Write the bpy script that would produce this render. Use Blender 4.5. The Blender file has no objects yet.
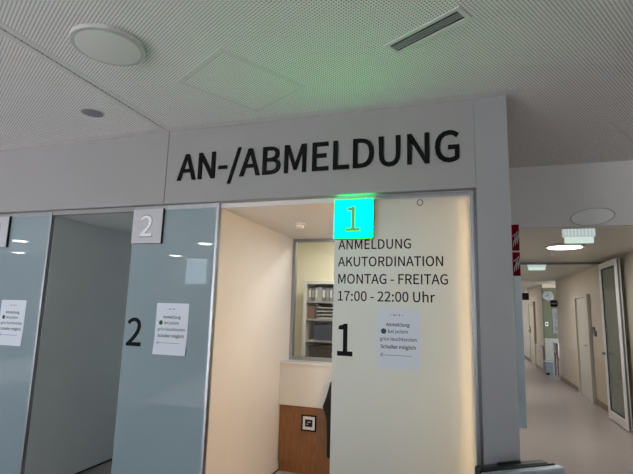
import bpy, bmesh, math, random
from mathutils import Vector, Matrix
random.seed(4)
S = bpy.context.scene
COL = S.collection
E = 1.55                                   # eye height; heights below are written as E + h
PI = math.pi

# ------------------------------------------------------------------ materials
def lin(c):
    c = c / 255.0
    return c / 12.92 if c <= .04045 else ((c + .055) / 1.055) ** 2.4
def rgb(r, g, b): return (lin(r), lin(g), lin(b), 1)

MATS = {}
def mat(name, col, rough=.5, metal=0, noise=0, nscale=20, bump=0, bscale=60, spec=.5, coat=0, stretch=None):
    m = bpy.data.materials.new(name); m.use_nodes = True
    nt = m.node_tree; b = nt.nodes['Principled BSDF']
    b.inputs['Base Color'].default_value = col
    b.inputs['Roughness'].default_value = rough
    b.inputs['Metallic'].default_value = metal
    b.inputs['Specular IOR Level'].default_value = spec
    b.inputs['Coat Weight'].default_value = coat
    tc = nt.nodes.new('ShaderNodeTexCoord'); mp = nt.nodes.new('ShaderNodeMapping')
    nt.links.new(tc.outputs['Object'], mp.inputs['Vector'])
    if stretch: mp.inputs['Scale'].default_value = stretch
    if noise:
        n = nt.nodes.new('ShaderNodeTexNoise'); n.inputs['Scale'].default_value = nscale; n.inputs['Detail'].default_value = 5
        nt.links.new(mp.outputs['Vector'], n.inputs['Vector'])
        r = nt.nodes.new('ShaderNodeValToRGB')
        r.color_ramp.elements[0].position = .3; r.color_ramp.elements[1].position = .7
        r.color_ramp.elements[0].color = tuple(c * (1 - noise) for c in col[:3]) + (1,)
        r.color_ramp.elements[1].color = tuple(min(1, c * (1 + noise)) for c in col[:3]) + (1,)
        nt.links.new(n.outputs['Fac'], r.inputs['Fac']); nt.links.new(r.outputs['Color'], b.inputs['Base Color'])
    if bump:
        n2 = nt.nodes.new('ShaderNodeTexNoise'); n2.inputs['Scale'].default_value = bscale
        nt.links.new(mp.outputs['Vector'], n2.inputs['Vector'])
        bp = nt.nodes.new('ShaderNodeBump'); bp.inputs['Strength'].default_value = bump; bp.inputs['Distance'].default_value = .01
        nt.links.new(n2.outputs['Fac'], bp.inputs['Height']); nt.links.new(bp.outputs['Normal'], b.inputs['Normal'])
    MATS[name] = m
    return m

def emit(name, col, strength):
    m = bpy.data.materials.new(name); m.use_nodes = True
    nt = m.node_tree; nt.nodes.clear()
    e = nt.nodes.new('ShaderNodeEmission'); o = nt.nodes.new('ShaderNodeOutputMaterial')
    e.inputs['Color'].default_value = col; e.inputs['Strength'].default_value = strength
    nt.links.new(e.outputs[0], o.inputs[0])
    return m

def perforated():
    m = mat('perforated_white_board', (.60, .60, .60, 1), .75)
    nt = m.node_tree; b = nt.nodes['Principled BSDF']
    g = nt.nodes.new('ShaderNodeNewGeometry'); s = nt.nodes.new('ShaderNodeSeparateXYZ')
    nt.links.new(g.outputs['Position'], s.inputs[0])
    def mth(op, a, bb=None, c=None):
        n = nt.nodes.new('ShaderNodeMath'); n.operation = op
        for i, v in enumerate((a, bb, c)):
            if v is None: continue
            if isinstance(v, (int, float)): n.inputs[i].default_value = v
            else: nt.links.new(v, n.inputs[i])
        return n.outputs[0]
    p = .0163; c, sn = math.cos(math.radians(-30)), math.sin(math.radians(-30))
    u = mth('ADD', mth('MULTIPLY', s.outputs[0], c / p), mth('MULTIPLY', s.outputs[1], sn / p))
    v = mth('ADD', mth('MULTIPLY', s.outputs[0], -sn / p), mth('MULTIPLY', s.outputs[1], c / p))
    fu = mth('SUBTRACT', mth('FRACT', u), .5); fv = mth('SUBTRACT', mth('FRACT', v), .5)
    d = mth('SQRT', mth('ADD', mth('MULTIPLY', fu, fu), mth('MULTIPLY', fv, fv)))
    h = mth('LESS_THAN', d, .225)
    mx = nt.nodes.new('ShaderNodeMix'); mx.data_type = 'RGBA'
    nt.links.new(h, mx.inputs['Factor'])
    mx.inputs['A'].default_value = (.93, .925, .925, 1); mx.inputs['B'].default_value = (.07, .07, .07, 1)
    nt.links.new(mx.outputs['Result'], b.inputs['Base Color'])
    return m

def frosted(name, dcol, tcol, mixt):
    """satin back-coated glass: diffuse + translucent body under a clear glossy face"""
    m = bpy.data.materials.new(name); m.use_nodes = True
    nt = m.node_tree; nt.nodes.clear(); N = nt.nodes.new; L = nt.links.new
    d = N('ShaderNodeBsdfDiffuse'); t = N('ShaderNodeBsdfTranslucent'); gl = N('ShaderNodeBsdfGlossy')
    d.inputs['Color'].default_value = dcol; t.inputs['Color'].default_value = tcol
    gl.inputs['Roughness'].default_value = .015
    m1 = N('ShaderNodeMixShader'); m1.inputs[0].default_value = mixt
    L(d.outputs[0], m1.inputs[1]); L(t.outputs[0], m1.inputs[2])
    fr = N('ShaderNodeFresnel'); fr.inputs['IOR'].default_value = 1.55
    ge = N('ShaderNodeNewGeometry'); fx = N('ShaderNodeMath'); fx.operation = 'SUBTRACT'; fx.use_clamp = True
    L(fr.outputs[0], fx.inputs[0]); L(ge.outputs['Backfacing'], fx.inputs[1])
    m2 = N('ShaderNodeMixShader'); L(fx.outputs[0], m2.inputs[0]); L(m1.outputs[0], m2.inputs[1]); L(gl.outputs[0], m2.inputs[2])
    o = N('ShaderNodeOutputMaterial'); L(m2.outputs[0], o.inputs[0])
    return m

def clear_glass(name, tint=(1, 1, 1, 1), refl=1.45):
    m = bpy.data.materials.new(name); m.use_nodes = True
    nt = m.node_tree; nt.nodes.clear(); N = nt.nodes.new; L = nt.links.new
    t = N('ShaderNodeBsdfTransparent'); t.inputs[0].default_value = tint
    gl = N('ShaderNodeBsdfGlossy'); gl.inputs['Roughness'].default_value = .01
    fr = N('ShaderNodeFresnel'); fr.inputs['IOR'].default_value = refl
    mx = N('ShaderNodeMixShader'); L(fr.outputs[0], mx.inputs[0]); L(t.outputs[0], mx.inputs[1]); L(gl.outputs[0], mx.inputs[2])
    o = N('ShaderNodeOutputMaterial'); L(mx.outputs[0], o.inputs[0])
    return m

def sign_face_green():
    m = bpy.data.materials.new('lit_green_sign_face'); m.use_nodes = True
    nt = m.node_tree; nt.nodes.clear(); N = nt.nodes.new; L = nt.links.new
    # edge-lit acrylic: bluish in the middle, greener toward its rim
    tc = N('ShaderNodeTexCoord'); mp = N('ShaderNodeMapping'); gr = N('ShaderNodeTexGradient'); gr.gradient_type = 'SPHERICAL'
    mp.inputs['Location'].default_value = (-.02, 0, -.82); mp.inputs['Scale'].default_value = (6, .01, 6)
    L(tc.outputs['Object'], mp.inputs['Vector']); L(mp.outputs[0], gr.inputs[0])
    r = N('ShaderNodeValToRGB'); r.color_ramp.elements[0].position = 0; r.color_ramp.elements[1].position = .8
    r.color_ramp.elements[0].color = (0, 1, .07, 1); r.color_ramp.elements[1].color = (0, .95, .30, 1)
    L(gr.outputs['Fac'], r.inputs['Fac'])
    e = N('ShaderNodeEmission'); e.inputs['Strength'].default_value = GREEN; L(r.outputs['Color'], e.inputs['Color'])
    o = N('ShaderNodeOutputMaterial'); L(e.outputs[0], o.inputs[0])
    return m

GREEN = 13.0
M_ceil = perforated()
M_strip = mat('white_ceiling_edge', (.74, .735, .735, 1), .7)
M_fascia = mat('light_grey_wall_panel', (.302, .296, .296, 1), .5, noise=.02, nscale=3)
M_column = mat('grey_column_panel', (.305, .307, .315, 1), .5, noise=.02, nscale=3)
M_white = mat('white_paint', (.72, .71, .69, 1), .5, noise=.02, nscale=4)
M_niche = mat('cream_laminate', (.70, .70, .69, 1), .38, noise=.015, nscale=4)
M_niche2 = mat('grey_laminate', (.72, .765, .765, 1), .35, noise=.02, nscale=3)
M_soffit = mat('grey_smooth_plaster', (.72, .705, .70, 1), .6, noise=.02, nscale=5)
M_corr = mat('corridor_ceiling_paint', (.55, .53, .50, 1), .3)
M_floor = mat('pinkish_grey_linoleum', (.37, .322, .312, 1), .24, noise=.08, nscale=35)
M_cream = mat('corridor_cream_wall', (.55, .50, .42, 1), .6, noise=.02, nscale=6)
M_wains = mat('corridor_beige_wainscot', (.47, .40, .31, 1), .4, noise=.02, nscale=6)
M_skirt = mat('brown_skirting', (.20, .145, .105, 1), .5)
M_green = mat('olive_green_wall', (.088, .098, .047, 1), .6, noise=.03, nscale=5)
M_black = mat('black_lacquer', (.004, .004, .005, 1), .6, spec=.12)
M_vinyl = mat('black_vinyl', (.004, .004, .005, 1), .6, spec=.12)
M_print = mat('black_print', (.008, .008, .010, 1), .8, spec=.1)
M_greyprint = mat('grey_print', (.12, .12, .14, 1), .7)
M_greendot = mat('dark_green_print', (.012, .085, .035, 1), .7)
M_paper = mat('white_paper', (.70, .745, .82, 1), .75, noise=.01, nscale=8)  # white sheet; some blue of the daylight is put into the colour
M_alu = mat('brushed_aluminium', (.36, .37, .39, 1), .36, metal=1, noise=.06, nscale=40, stretch=(1, 1, .05))
M_darkalu = mat('dark_anodised_metal', (.16, .16, .17, 1), .35, metal=.8)
M_case = mat('silver_case_shell', (.50, .55, .62, 1), .3, metal=.4, noise=.04, nscale=30)
M_caseblack = mat('black_case_frame', (.012, .012, .014, 1), .4)
M_signface = mat('pale_grey_sign_face', (.50, .50, .535, 1), .3)
M_signnum = mat('white_sign_numeral', (.80, .82, .84, 1), .4)
M_signline = mat('grey_numeral_outline', (.22, .23, .25, 1), .5)
M_signnum1 = emit('muted_green_numeral', (.13, .36, .24, 1), 1.0)
M_signside = mat('black_sign_edge', (.01, .01, .012, 1), .3)
M_greenface = sign_face_green()
M_greenedge = emit('lit_green_sign_edge', (0, .85, .14, 1), 10)
M_wood = mat('brown_wood_veneer', (.235, .105, .038, 1), .42, noise=.28, nscale=14, stretch=(6, 6, .5))
M_counter = mat('white_counter_laminate', (.68, .665, .63, 1), .35)
M_glass1 = frosted('satin_glass_cream', (.60, .62, .61, 1), (.88, .92, .90, 1), .57)
M_glass2 = frosted('satin_glass_unlit', (.30, .385, .42, 1), (.30, .36, .37, 1), .15)  # same satin glass, its unlit blue-grey look put into the colour
M_clear = clear_glass('clear_glass')
M_clearg = clear_glass('greenish_clear_glass', (.93, .97, .94, 1))
M_lampoff = mat('off_white_lamp_diffuser', (.80, .81, .79, 1), .35)
M_lamprim = mat('white_lamp_ring', (.58, .58, .57, 1), .4)
M_lampon = emit('lit_white_lamp', (1, .99, .95, 1), 7)
M_hallon = emit('lit_hall_lamp', (1, 1, 1, 1), 9)
M_exit = emit('lit_greenish_white_plate', (.80, 1, .90, 1), .75)
M_exitbox = emit('lit_exit_housing', (.88, 1, .98, 1), .50)
M_warm = emit('warm_led_strip', (1, .57, .24, 1), 125.0)
M_grille = mat('grey_vent_metal', (.40, .40, .43, 1), .4, metal=.3)
M_void = mat('dark_void', (.015, .015, .017, 1), .9)
M_speaker = mat('grey_speaker_mesh', (.27, .27, .31, 1), .6)
M_red = mat('dark_red_sign', (.20, .004, .010, 1), .75, spec=.1)
M_cov = mat('pale_blue_panel', (.74, .86, .97, 1), .4)
M_shelf = mat('light_grey_cabinet', (.46, .46, .44, 1), .45)
M_shelfboard = mat('grey_shelf_board', (.22, .22, .21, 1), .5)
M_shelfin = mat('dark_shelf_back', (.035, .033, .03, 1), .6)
M_tray = mat('grey_plastic_tray', (.12, .12, .12, 1), .5)
M_bluedark = mat('dark_blue_plastic', (.02, .03, .06, 1), .4)
M_brownbox = mat('brown_card', (.10, .05, .03, 1), .7)
M_office = mat('office_cream_wall', (.72, .695, .56, 1), .6)
M_cloth = mat('black_wool_cloth', (.008, .008, .009, 1), .9, bump=.3, bscale=200)
M_chairwood = mat('reddish_brown_wood', (.075, .028, .018, 1), .4, noise=.2, nscale=20)
M_towel = mat('white_cloth', (.55, .56, .58, 1), .8)
M_bin = mat('blue_grey_bin_plastic', (.17, .19, .215, 1), .5)
M_clock = mat('clock_face_grey', (.22, .23, .23, 1), .4)
M_doorbeige = mat('beige_door_leaf', (.46, .39, .29, 1), .45)
M_doorgrey = mat('grey_white_door_frame', (.46, .44, .39, 1), .4)
M_poster = mat('grey_poster', (.17, .18, .18, 1), .6)
M_binders = [mat('binder_%s' % n, c, .5) for n, c in (('grey', (.12, .13, .15, 1)), ('blue', (.05, .08, .12, 1)),
             ('pale', (.22, .24, .25, 1)), ('dark', (.04, .045, .05, 1)))]

def door_glass():
    m = clear_glass('greenish_door_glass', (.90, .95, .91, 1))
    nt = m.node_tree; N = nt.nodes.new; L = nt.links.new
    out = [n for n in nt.nodes if n.type == 'OUTPUT_MATERIAL'][0]; src = out.inputs[0].links[0].from_socket
    d = N('ShaderNodeBsdfDiffuse'); d.inputs[0].default_value = (.50, .56, .50, 1)
    mx = N('ShaderNodeMixShader'); mx.inputs[0].default_value = .30
    L(src, mx.inputs[1]); L(d.outputs[0], mx.inputs[2]); L(mx.outputs[0], out.inputs[0])
    return m
M_clearg = door_glass()

# ------------------------------------------------------------------ mesh helpers
def NB(): return bmesh.new()
def box(bm, x0, x1, y0, y1, z0, z1, rz=0, piv=None):
    vs = [bm.verts.new((x, y, z)) for x in (x0, x1) for y in (y0, y1) for z in (z0, z1)]
    a = [(0, 1, 3, 2), (4, 6, 7, 5), (0, 4, 5, 1), (2, 3, 7, 6), (0, 2, 6, 4), (1, 5, 7, 3)]
    for f in a: bm.faces.new([vs[i] for i in f])
    if rz:
        p = Vector(piv) if piv else Vector(((x0 + x1) / 2, (y0 + y1) / 2, 0))
        bmesh.ops.rotate(bm, verts=vs, cent=p, matrix=Matrix.Rotation(rz, 3, 'Z'))
    return vs
def lathe(bm, prof, c, axis='Z', n=48, cap=True):
    """prof: list of (r, h) around axis through c"""
    rings = []
    for r, h in prof:
        ring = []
        for k in range(n):
            a = 2 * PI * k / n
            if axis == 'Z': p = (c[0] + r * math.cos(a), c[1] + r * math.sin(a), c[2] + h)
            elif axis == 'Y': p = (c[0] + r * math.cos(a), c[1] + h, c[2] + r * math.sin(a))
            else: p = (c[0] + h, c[1] + r * math.cos(a), c[2] + r * math.sin(a))
            ring.append(bm.verts.new(p))
        rings.append(ring)
    for A, B in zip(rings, rings[1:]):
        for k in range(n): bm.faces.new((A[k], A[(k + 1) % n], B[(k + 1) % n], B[k]))
    if cap:
        bm.faces.new(rings[0]); bm.faces.new(rings[-1])
def tube(bm, pts, r, n=8, closed=False):
    pts = [Vector(p) for p in pts]; rings = []; N = len(pts)
    for i, p in enumerate(pts):
        t = (pts[(i + 1) % N] - pts[i - 1]) if closed else (pts[min(i + 1, N - 1)] - pts[max(i - 1, 0)])
        t.normalize(); up = Vector((0, 0, 1)) if abs(t.z) < .9 else Vector((1, 0, 0))
        a = t.cross(up).normalized(); b = t.cross(a)
        rr = r[i] if isinstance(r, (list, tuple)) else r
        rings.append([bm.verts.new(p + a * rr * math.cos(2 * PI * k / n) + b * rr * math.sin(2 * PI * k / n)) for k in range(n)])
    for i in range(N if closed else N - 1):
        A, B = rings[i], rings[(i + 1) % N]
        for k in range(n): bm.faces.new((A[k], A[(k + 1) % n], B[(k + 1) % n], B[k]))
    if not closed:
        bm.faces.new(rings[0]); bm.faces.new(rings[-1])
def frame(bm, x0, x1, z0, z1, y0, y1, w, sides='LRTB'):
    """rectangular frame in the XZ plane"""
    if 'L' in sides: box(bm, x0, x0 + w, y0, y1, z0, z1)
    if 'R' in sides: box(bm, x1 - w, x1, y0, y1, z0, z1)
    if 'T' in sides: box(bm, x0 + w, x1 - w, y0, y1, z1 - w, z1)
    if 'B' in sides: box(bm, x0 + w, x1 - w, y0, y1, z0, z0 + w)

ROOT = {}
def wloc(o):
    return ROOT.get(o.name, Vector((0, 0, 0)))
def obj(name, bm, m, parent=None, smooth=False, bevel=0, seg=2):
    bmesh.ops.recalc_face_normals(bm, faces=bm.faces)
    me = bpy.data.meshes.new(name)
    base = wloc(parent) if parent else Vector((0, 0, 0))
    if base.length: bmesh.ops.translate(bm, verts=bm.verts, vec=-base)
    bm.to_mesh(me); bm.free()
    o = bpy.data.objects.new(name, me); COL.objects.link(o)
    if m: me.materials.append(m)
    if smooth:
        for p in me.polygons: p.use_smooth = True
        try: me.set_sharp_from_angle(angle=math.radians(35))
        except Exception: pass
    if bevel:
        b = o.modifiers.new('bevel', 'BEVEL'); b.width = bevel; b.segments = seg; b.limit_method = 'ANGLE'
    if parent:
        o.parent = parent; ROOT[o.name] = base.copy()
    return o
def tag(o, label=None, cat=None, group=None, kind=None):
    if label: o['label'] = label
    if cat: o['category'] = cat
    if group: o['group'] = group
    if kind: o['kind'] = kind
    return o
def thing(name, loc, label, cat, group=None):
    o = bpy.data.objects.new(name, None); COL.objects.link(o); o.location = loc
    o.empty_display_size = .05
    ROOT[o.name] = Vector(loc)
    return tag(o, label, cat, group)
def struct(name, bm, m, **k):
    return tag(obj(name, bm, m, **k), kind='structure')
def sbox(name, m, *a):
    b = NB(); box(b, *a); return struct(name, b, m)
def copy_thing(src, loc, label):
    c = src.copy(); COL.objects.link(c); c.location = loc; c['label'] = label
    ROOT[c.name] = Vector(loc)
    for ch in list(src.children):
        d = ch.copy(); COL.objects.link(d); d.parent = c
        for g in list(ch.children):
            e = g.copy(); COL.objects.link(e); e.parent = d
    return c

# text: letter outlines (thousandths of an em: advance, closed polygons) ------------
GLYPHS = {
 ' ': (78, []),
 '-': (121, [[16,86,106,86,106,110,16,110]]),
 '/': (137, [[4,-63,27,-63,132,278,109,278]]),
 '0': (194, [[97,-5,130,4,156,29,172,70,177,129,172,187,156,229,130,253,97,261,64,253,39,229,23,187,18,129,23,70,39,29,64,4],[97,21,77,28,62,47,52,81,48,129,52,177,62,211,77,230,97,236,117,230,133,211,143,177,146,129,143,81,133,47,117,28]]),
 '1': (194, [[31,0,172,0,172,27,120,27,120,257,96,257,85,251,72,246,58,242,42,238,42,218,88,218,88,27,31,27]]),
 '2': (194, [[15,0,177,0,177,28,106,28,96,27,85,27,74,26,64,25,105,67,137,108,157,147,165,186,159,217,144,241,121,256,90,261,67,259,47,251,30,239,14,224,33,206,44,217,57,227,71,233,86,235,107,231,121,221,130,205,133,185,126,150,104,112,68,68,15,19]]),
 '3': (194, [[92,-5,124,0,151,15,168,38,175,69,170,93,159,112,142,125,120,134,120,136,139,145,153,158,163,176,166,197,160,224,145,244,121,257,91,261,70,259,52,253,35,243,20,231,37,210,48,221,61,228,75,233,90,235,108,232,122,224,130,211,133,195,130,175,118,160,96,149,62,146,62,121,100,117,125,107,138,91,142,70,138,50,128,35,111,25,90,22,70,24,53,31,39,40,27,51,10,31,24,17,42,6,65,-2]]),
 '7': (194, [[69,0,103,0,108,69,119,127,141,182,178,237,178,257,17,257,17,229,142,229,110,178,88,125,75,67]]),
 ':': (97, [[49,137,58,138,65,143,70,151,72,161,70,171,65,179,58,184,49,186,40,184,32,179,27,171,26,161,27,151,32,143,40,138],[49,-5,58,-3,65,2,70,10,72,20,70,30,65,37,58,42,49,44,40,42,32,37,27,30,26,20,27,10,32,2,40,-3]]),
 'A': (213, [[1,0,34,0,59,78,153,78,177,0,211,0,124,257,88,257],[67,104,79,144,86,165,93,187,99,208,105,230,106,230,113,208,119,187,125,165,132,144,145,104]]),
 'B': (230, [[35,0,117,0,156,5,187,19,207,42,214,75,210,99,200,117,183,129,162,137,162,138,178,147,190,159,197,176,200,194,193,223,175,242,147,253,111,257,35,257],[68,148,68,231,107,231,134,229,153,222,164,209,168,190,164,172,153,159,134,151,106,148],[68,26,68,123,112,123,142,120,164,111,178,97,182,76,178,54,164,38,142,29,112,26]]),
 'D': (241, [[35,0,101,0,152,9,190,34,212,75,220,129,212,184,189,224,152,248,99,257,35,257],[68,27,68,230,97,230,136,224,165,204,181,172,187,129,181,86,165,54,136,34,97,27]]),
 'E': (206, [[35,0,187,0,187,28,68,28,68,121,165,121,165,149,68,149,68,229,183,229,183,257,35,257]]),
 'F': (193, [[35,0,68,0,68,115,166,115,166,143,68,143,68,229,183,229,183,257,35,257]]),
 'G': (241, [[136,-5,161,-2,182,4,201,13,215,25,215,133,131,133,131,106,186,106,186,39,177,33,165,28,153,25,139,24,103,31,76,52,59,85,54,129,60,172,77,205,104,226,139,233,157,231,171,226,184,218,194,209,212,230,199,241,183,251,162,258,138,261,91,252,54,226,29,184,20,128,29,72,53,31,90,4]]),
 'I': (103, [[35,0,68,0,68,257,35,257]]),
 'K': (226, [[35,0,68,0,68,81,112,134,189,0,225,0,132,159,213,257,176,257,68,128,68,128,68,257,35,257]]),
 'L': (190, [[35,0,180,0,180,28,68,28,68,257,35,257]]),
 'M': (284, [[35,0,64,0,64,212,131,26,153,26,220,212,220,0,249,0,249,257,208,257,142,68,76,257,35,257]]),
 'N': (253, [[35,0,66,0,66,135,65,155,64,175,63,195,62,215,63,215,91,162,185,0,218,0,218,257,187,257,187,123,187,103,188,82,190,62,192,42,190,42,162,95,68,257,35,257]]),
 'O': (260, [[130,-5,174,5,209,31,231,74,239,129,231,185,209,226,174,252,130,261,86,252,51,226,28,185,20,129,28,74,51,31,86,5],[130,24,98,31,74,52,59,86,54,129,59,172,74,205,98,226,130,233,161,226,185,205,201,172,206,129,201,86,185,52,161,31]]),
 'R': (222, [[68,135,68,230,111,230,137,228,157,220,169,206,173,185,169,163,157,147,137,138,111,135],[176,0,213,0,147,112,171,122,189,137,201,158,205,185,199,219,180,241,152,253,116,257,35,257,35,0,68,0,68,109,114,109]]),
 'S': (209, [[106,-5,143,1,170,17,188,40,194,68,190,93,178,112,162,126,141,137,104,153,89,159,75,168,65,180,62,196,65,211,75,223,90,230,110,233,127,231,142,226,156,219,168,209,185,230,170,242,152,252,132,259,110,261,77,256,52,242,35,221,29,193,34,169,46,150,63,137,81,127,118,111,135,103,148,94,157,82,161,65,157,48,146,35,130,27,107,24,87,26,68,33,51,43,36,56,17,33,35,18,56,6,80,-2]]),
 'T': (210, [[89,0,121,0,121,229,199,229,199,257,11,257,11,229,89,229]]),
 'U': (252, [[126,-5,163,1,192,20,211,54,218,106,218,257,187,257,187,105,183,66,170,41,150,28,126,24,103,28,84,41,71,66,67,105,67,257,34,257,34,106,41,54,61,20,90,1]]),
 'a': (197, [[76,-5,93,-2,109,3,125,12,139,23,140,23,143,0,169,0,169,117,165,149,154,174,133,189,103,195,81,193,61,187,43,179,29,170,41,148,53,156,67,162,82,167,98,168,117,164,129,154,136,138,137,120,85,111,49,97,28,77,21,49,25,26,36,10,54,-1],[85,21,72,23,61,28,54,38,51,51,56,68,70,82,97,92,137,99,137,46,124,35,111,28,98,23]]),
 'b': (216, [[116,-5,147,2,173,22,192,55,199,98,194,138,179,169,155,188,123,195,107,193,92,187,77,179,63,168,64,202,64,279,32,279,32,0,58,0,61,20,62,20,75,9,89,2,102,-3],[111,22,100,23,89,27,77,33,64,42,64,142,78,153,90,161,103,166,115,168,138,163,154,149,163,127,165,98,161,66,150,42,132,28]]),
 'c': (179, [[107,-5,124,-3,140,2,155,9,169,19,155,41,145,34,134,28,123,24,110,22,86,27,67,42,55,65,51,95,56,125,68,148,87,163,111,168,122,167,131,164,140,158,149,152,165,173,154,181,142,188,127,193,110,195,75,188,46,169,26,137,18,95,25,53,44,22,72,2]]),
 'd': (217, [[97,-5,114,-2,129,3,143,12,155,22,156,22,159,0,185,0,185,279,153,279,153,206,154,173,142,182,130,189,116,194,101,195,70,188,43,168,25,137,19,95,24,53,40,21,65,2],[104,22,82,27,65,42,55,65,51,95,56,125,68,148,85,163,106,168,118,167,130,163,141,157,153,148,153,48,141,37,129,29,117,24]]),
 'e': (194, [[109,-5,127,-3,144,1,158,7,172,15,160,36,149,30,138,25,126,22,113,21,88,26,68,39,55,60,50,88,178,88,178,91,179,96,179,101,179,106,174,143,160,171,136,189,103,195,72,188,44,168,25,137,18,95,25,53,45,22,74,2],[49,110,56,135,68,154,85,166,104,169,124,166,139,154,148,136,151,110]]),
 'g': (197, [[96,-88,136,-82,166,-68,186,-47,193,-22,188,-1,176,13,155,21,126,23,89,23,73,25,63,29,57,36,56,44,57,51,59,57,63,62,68,67,75,64,82,62,89,61,96,60,123,65,145,78,160,99,166,126,164,138,161,149,156,158,150,166,189,166,189,190,123,190,117,192,111,194,104,195,96,195,69,190,46,177,31,155,25,127,27,111,33,97,41,85,50,76,50,75,42,68,35,60,31,50,29,39,30,29,34,20,39,13,46,8,46,6,34,-3,25,-13,20,-25,18,-37,24,-58,40,-74,65,-84],[96,82,80,85,68,94,59,108,56,127,59,146,68,160,80,169,96,172,112,169,125,160,133,146,137,127,133,108,125,94,112,85],[101,-65,78,-63,60,-56,50,-46,46,-32,47,-24,50,-16,56,-8,65,0,72,-1,78,-2,84,-3,90,-3,123,-3,139,-4,151,-8,159,-16,161,-27,157,-41,145,-54,126,-62]]),
 'h': (213, [[32,0,64,0,64,138,78,151,90,160,103,165,116,167,133,164,144,155,150,139,152,116,152,0,184,0,184,120,181,152,170,176,152,190,126,195,108,193,91,186,77,176,63,163,64,202,64,279,32,279]]),
 'i': (96, [[32,0,64,0,64,190,32,190],[48,229,57,231,64,235,68,242,70,251,68,259,64,266,57,270,48,271,40,270,33,266,29,259,27,251,29,242,33,235,40,231]]),
 'j': (96, [[12,-85,36,-80,53,-68,62,-48,64,-22,64,190,33,190,33,-22,32,-37,28,-49,21,-57,9,-59,4,-59,-1,-58,-5,-57,-9,-56,-15,-80,-10,-82,-3,-83,4,-84],[48,229,57,231,64,235,68,242,70,251,68,259,64,266,57,270,48,271,40,270,33,266,29,259,27,251,29,242,33,235,40,231]]),
 'l': (99, [[66,-5,72,-4,77,-4,81,-3,84,-2,80,23,78,22,76,22,74,22,73,22,70,23,67,25,65,29,64,36,64,279,32,279,32,38,34,20,40,7,51,-2]]),
 'm': (324, [[32,0,64,0,64,138,77,151,89,160,101,165,112,167,128,164,139,155,145,139,147,116,147,0,179,0,179,138,192,151,204,160,216,165,227,167,243,164,254,155,260,139,263,116,263,0,294,0,294,120,291,152,280,176,262,190,237,195,220,192,204,185,189,173,174,159,167,174,156,185,141,192,121,195,105,193,90,186,75,175,62,162,62,162,58,190,32,190]]),
 'n': (214, [[32,0,64,0,64,138,78,151,90,160,103,165,116,167,133,164,144,155,150,139,152,116,152,0,184,0,184,120,181,152,170,176,152,190,126,195,108,193,91,186,76,175,62,162,62,162,58,190,32,190]]),
 'r': (136, [[32,0,64,0,64,122,75,143,87,156,100,164,112,166,117,166,122,166,126,165,131,163,137,191,132,193,127,194,122,195,116,195,101,192,86,184,73,172,62,155,62,155,58,190,32,190]]),
 't': (132, [[92,-5,101,-4,110,-2,119,0,127,2,121,27,116,25,110,23,105,22,99,21,85,24,76,31,71,42,70,58,70,164,121,164,121,190,70,190,70,244,43,244,40,190,9,188,9,164,38,164,38,59,41,33,50,13,66,0]]),
 'u': (213, [[88,-5,106,-2,122,5,137,16,151,30,152,30,154,0,181,0,181,190,149,190,149,55,136,41,124,31,111,25,97,23,81,26,70,35,64,51,62,74,62,190,29,190,29,70,33,38,44,14,62,0]]),
 'ö': (212, [[106,-5,139,2,167,22,187,53,194,95,187,137,167,169,139,188,106,195,73,188,45,169,25,137,18,95,25,53,45,22,73,2],[106,22,84,27,66,42,55,65,51,95,55,125,66,148,84,163,106,168,129,163,146,148,157,125,161,95,157,65,146,42,129,27],[69,230,76,232,82,236,86,242,88,249,86,257,82,263,76,267,69,269,61,267,55,263,51,257,49,249,51,242,55,236,61,232],[144,230,151,232,157,236,161,242,163,249,161,257,157,263,151,267,144,269,136,267,130,263,126,257,124,249,126,242,130,236,136,232]]),
 'ü': (213, [[88,-5,106,-2,122,5,137,16,151,30,152,30,154,0,181,0,181,190,149,190,149,55,136,41,124,31,111,25,97,23,81,26,70,35,64,51,62,74,62,190,29,190,29,70,33,38,44,14,62,0],[68,230,76,232,82,236,86,242,88,249,86,257,82,263,76,267,68,269,61,267,55,263,51,257,49,249,51,242,55,236,61,232],[144,230,151,232,158,236,162,242,163,249,162,257,158,263,151,267,144,269,136,267,130,263,126,257,124,249,126,242,130,236,136,232]]),
}
CAPH = .257
def glyph_curve(s, extrude, offset):
    cu = bpy.data.curves.new('outline', 'CURVE'); cu.dimensions = '2D'; cu.fill_mode = 'BOTH'
    cu.extrude = extrude; cu.offset = offset
    pen = 0
    for ch in s:
        adv, polys = GLYPHS[ch]
        for p in polys:
            q = []
            for i in range(0, len(p), 2):
                if not q or abs(p[i] - q[-2]) + abs(p[i + 1] - q[-1]) > 3: q += p[i:i + 2]
            p = q; n = len(p) // 2
            sp = cu.splines.new('POLY'); sp.points.add(n - 1); sp.use_cyclic_u = True
            for i in range(n): sp.points[i].co = (pen + p[2 * i] / 1000, p[2 * i + 1] / 1000, 0, 1)
        pen += adv / 1000
    return cu
def text_mesh(s, extrude=.5, offset=0):
    cu = glyph_curve(s, extrude, offset)
    o = bpy.data.objects.new('outline', cu); COL.objects.link(o)
    dg = bpy.context.evaluated_depsgraph_get(); dg.update()
    me = bpy.data.meshes.new_from_object(o.evaluated_get(dg))
    bpy.data.objects.remove(o); bpy.data.curves.remove(cu)
    return me
def extents(me):
    xs = [v.co.x for v in me.vertices]; return min(xs), max(xs)
def text_bm(s, x0, x1, z0, cap, y, depth=.0004, offset=0):
    """lettering facing -Y: left edge x0, right edge x1, baseline z0, cap height cap, its back at y"""
    me = text_mesh(s, offset=offset); a, b = extents(me)
    k = cap / CAPH; kx = (x1 - x0) / (b - a)
    for v in me.vertices:
        v.co = (x0 + (v.co.x - a) * kx, y - depth * .5 - v.co.z * depth, z0 + v.co.y * k)
    bm = NB(); bm.from_mesh(me); bpy.data.meshes.remove(me)
    return bm
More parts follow.
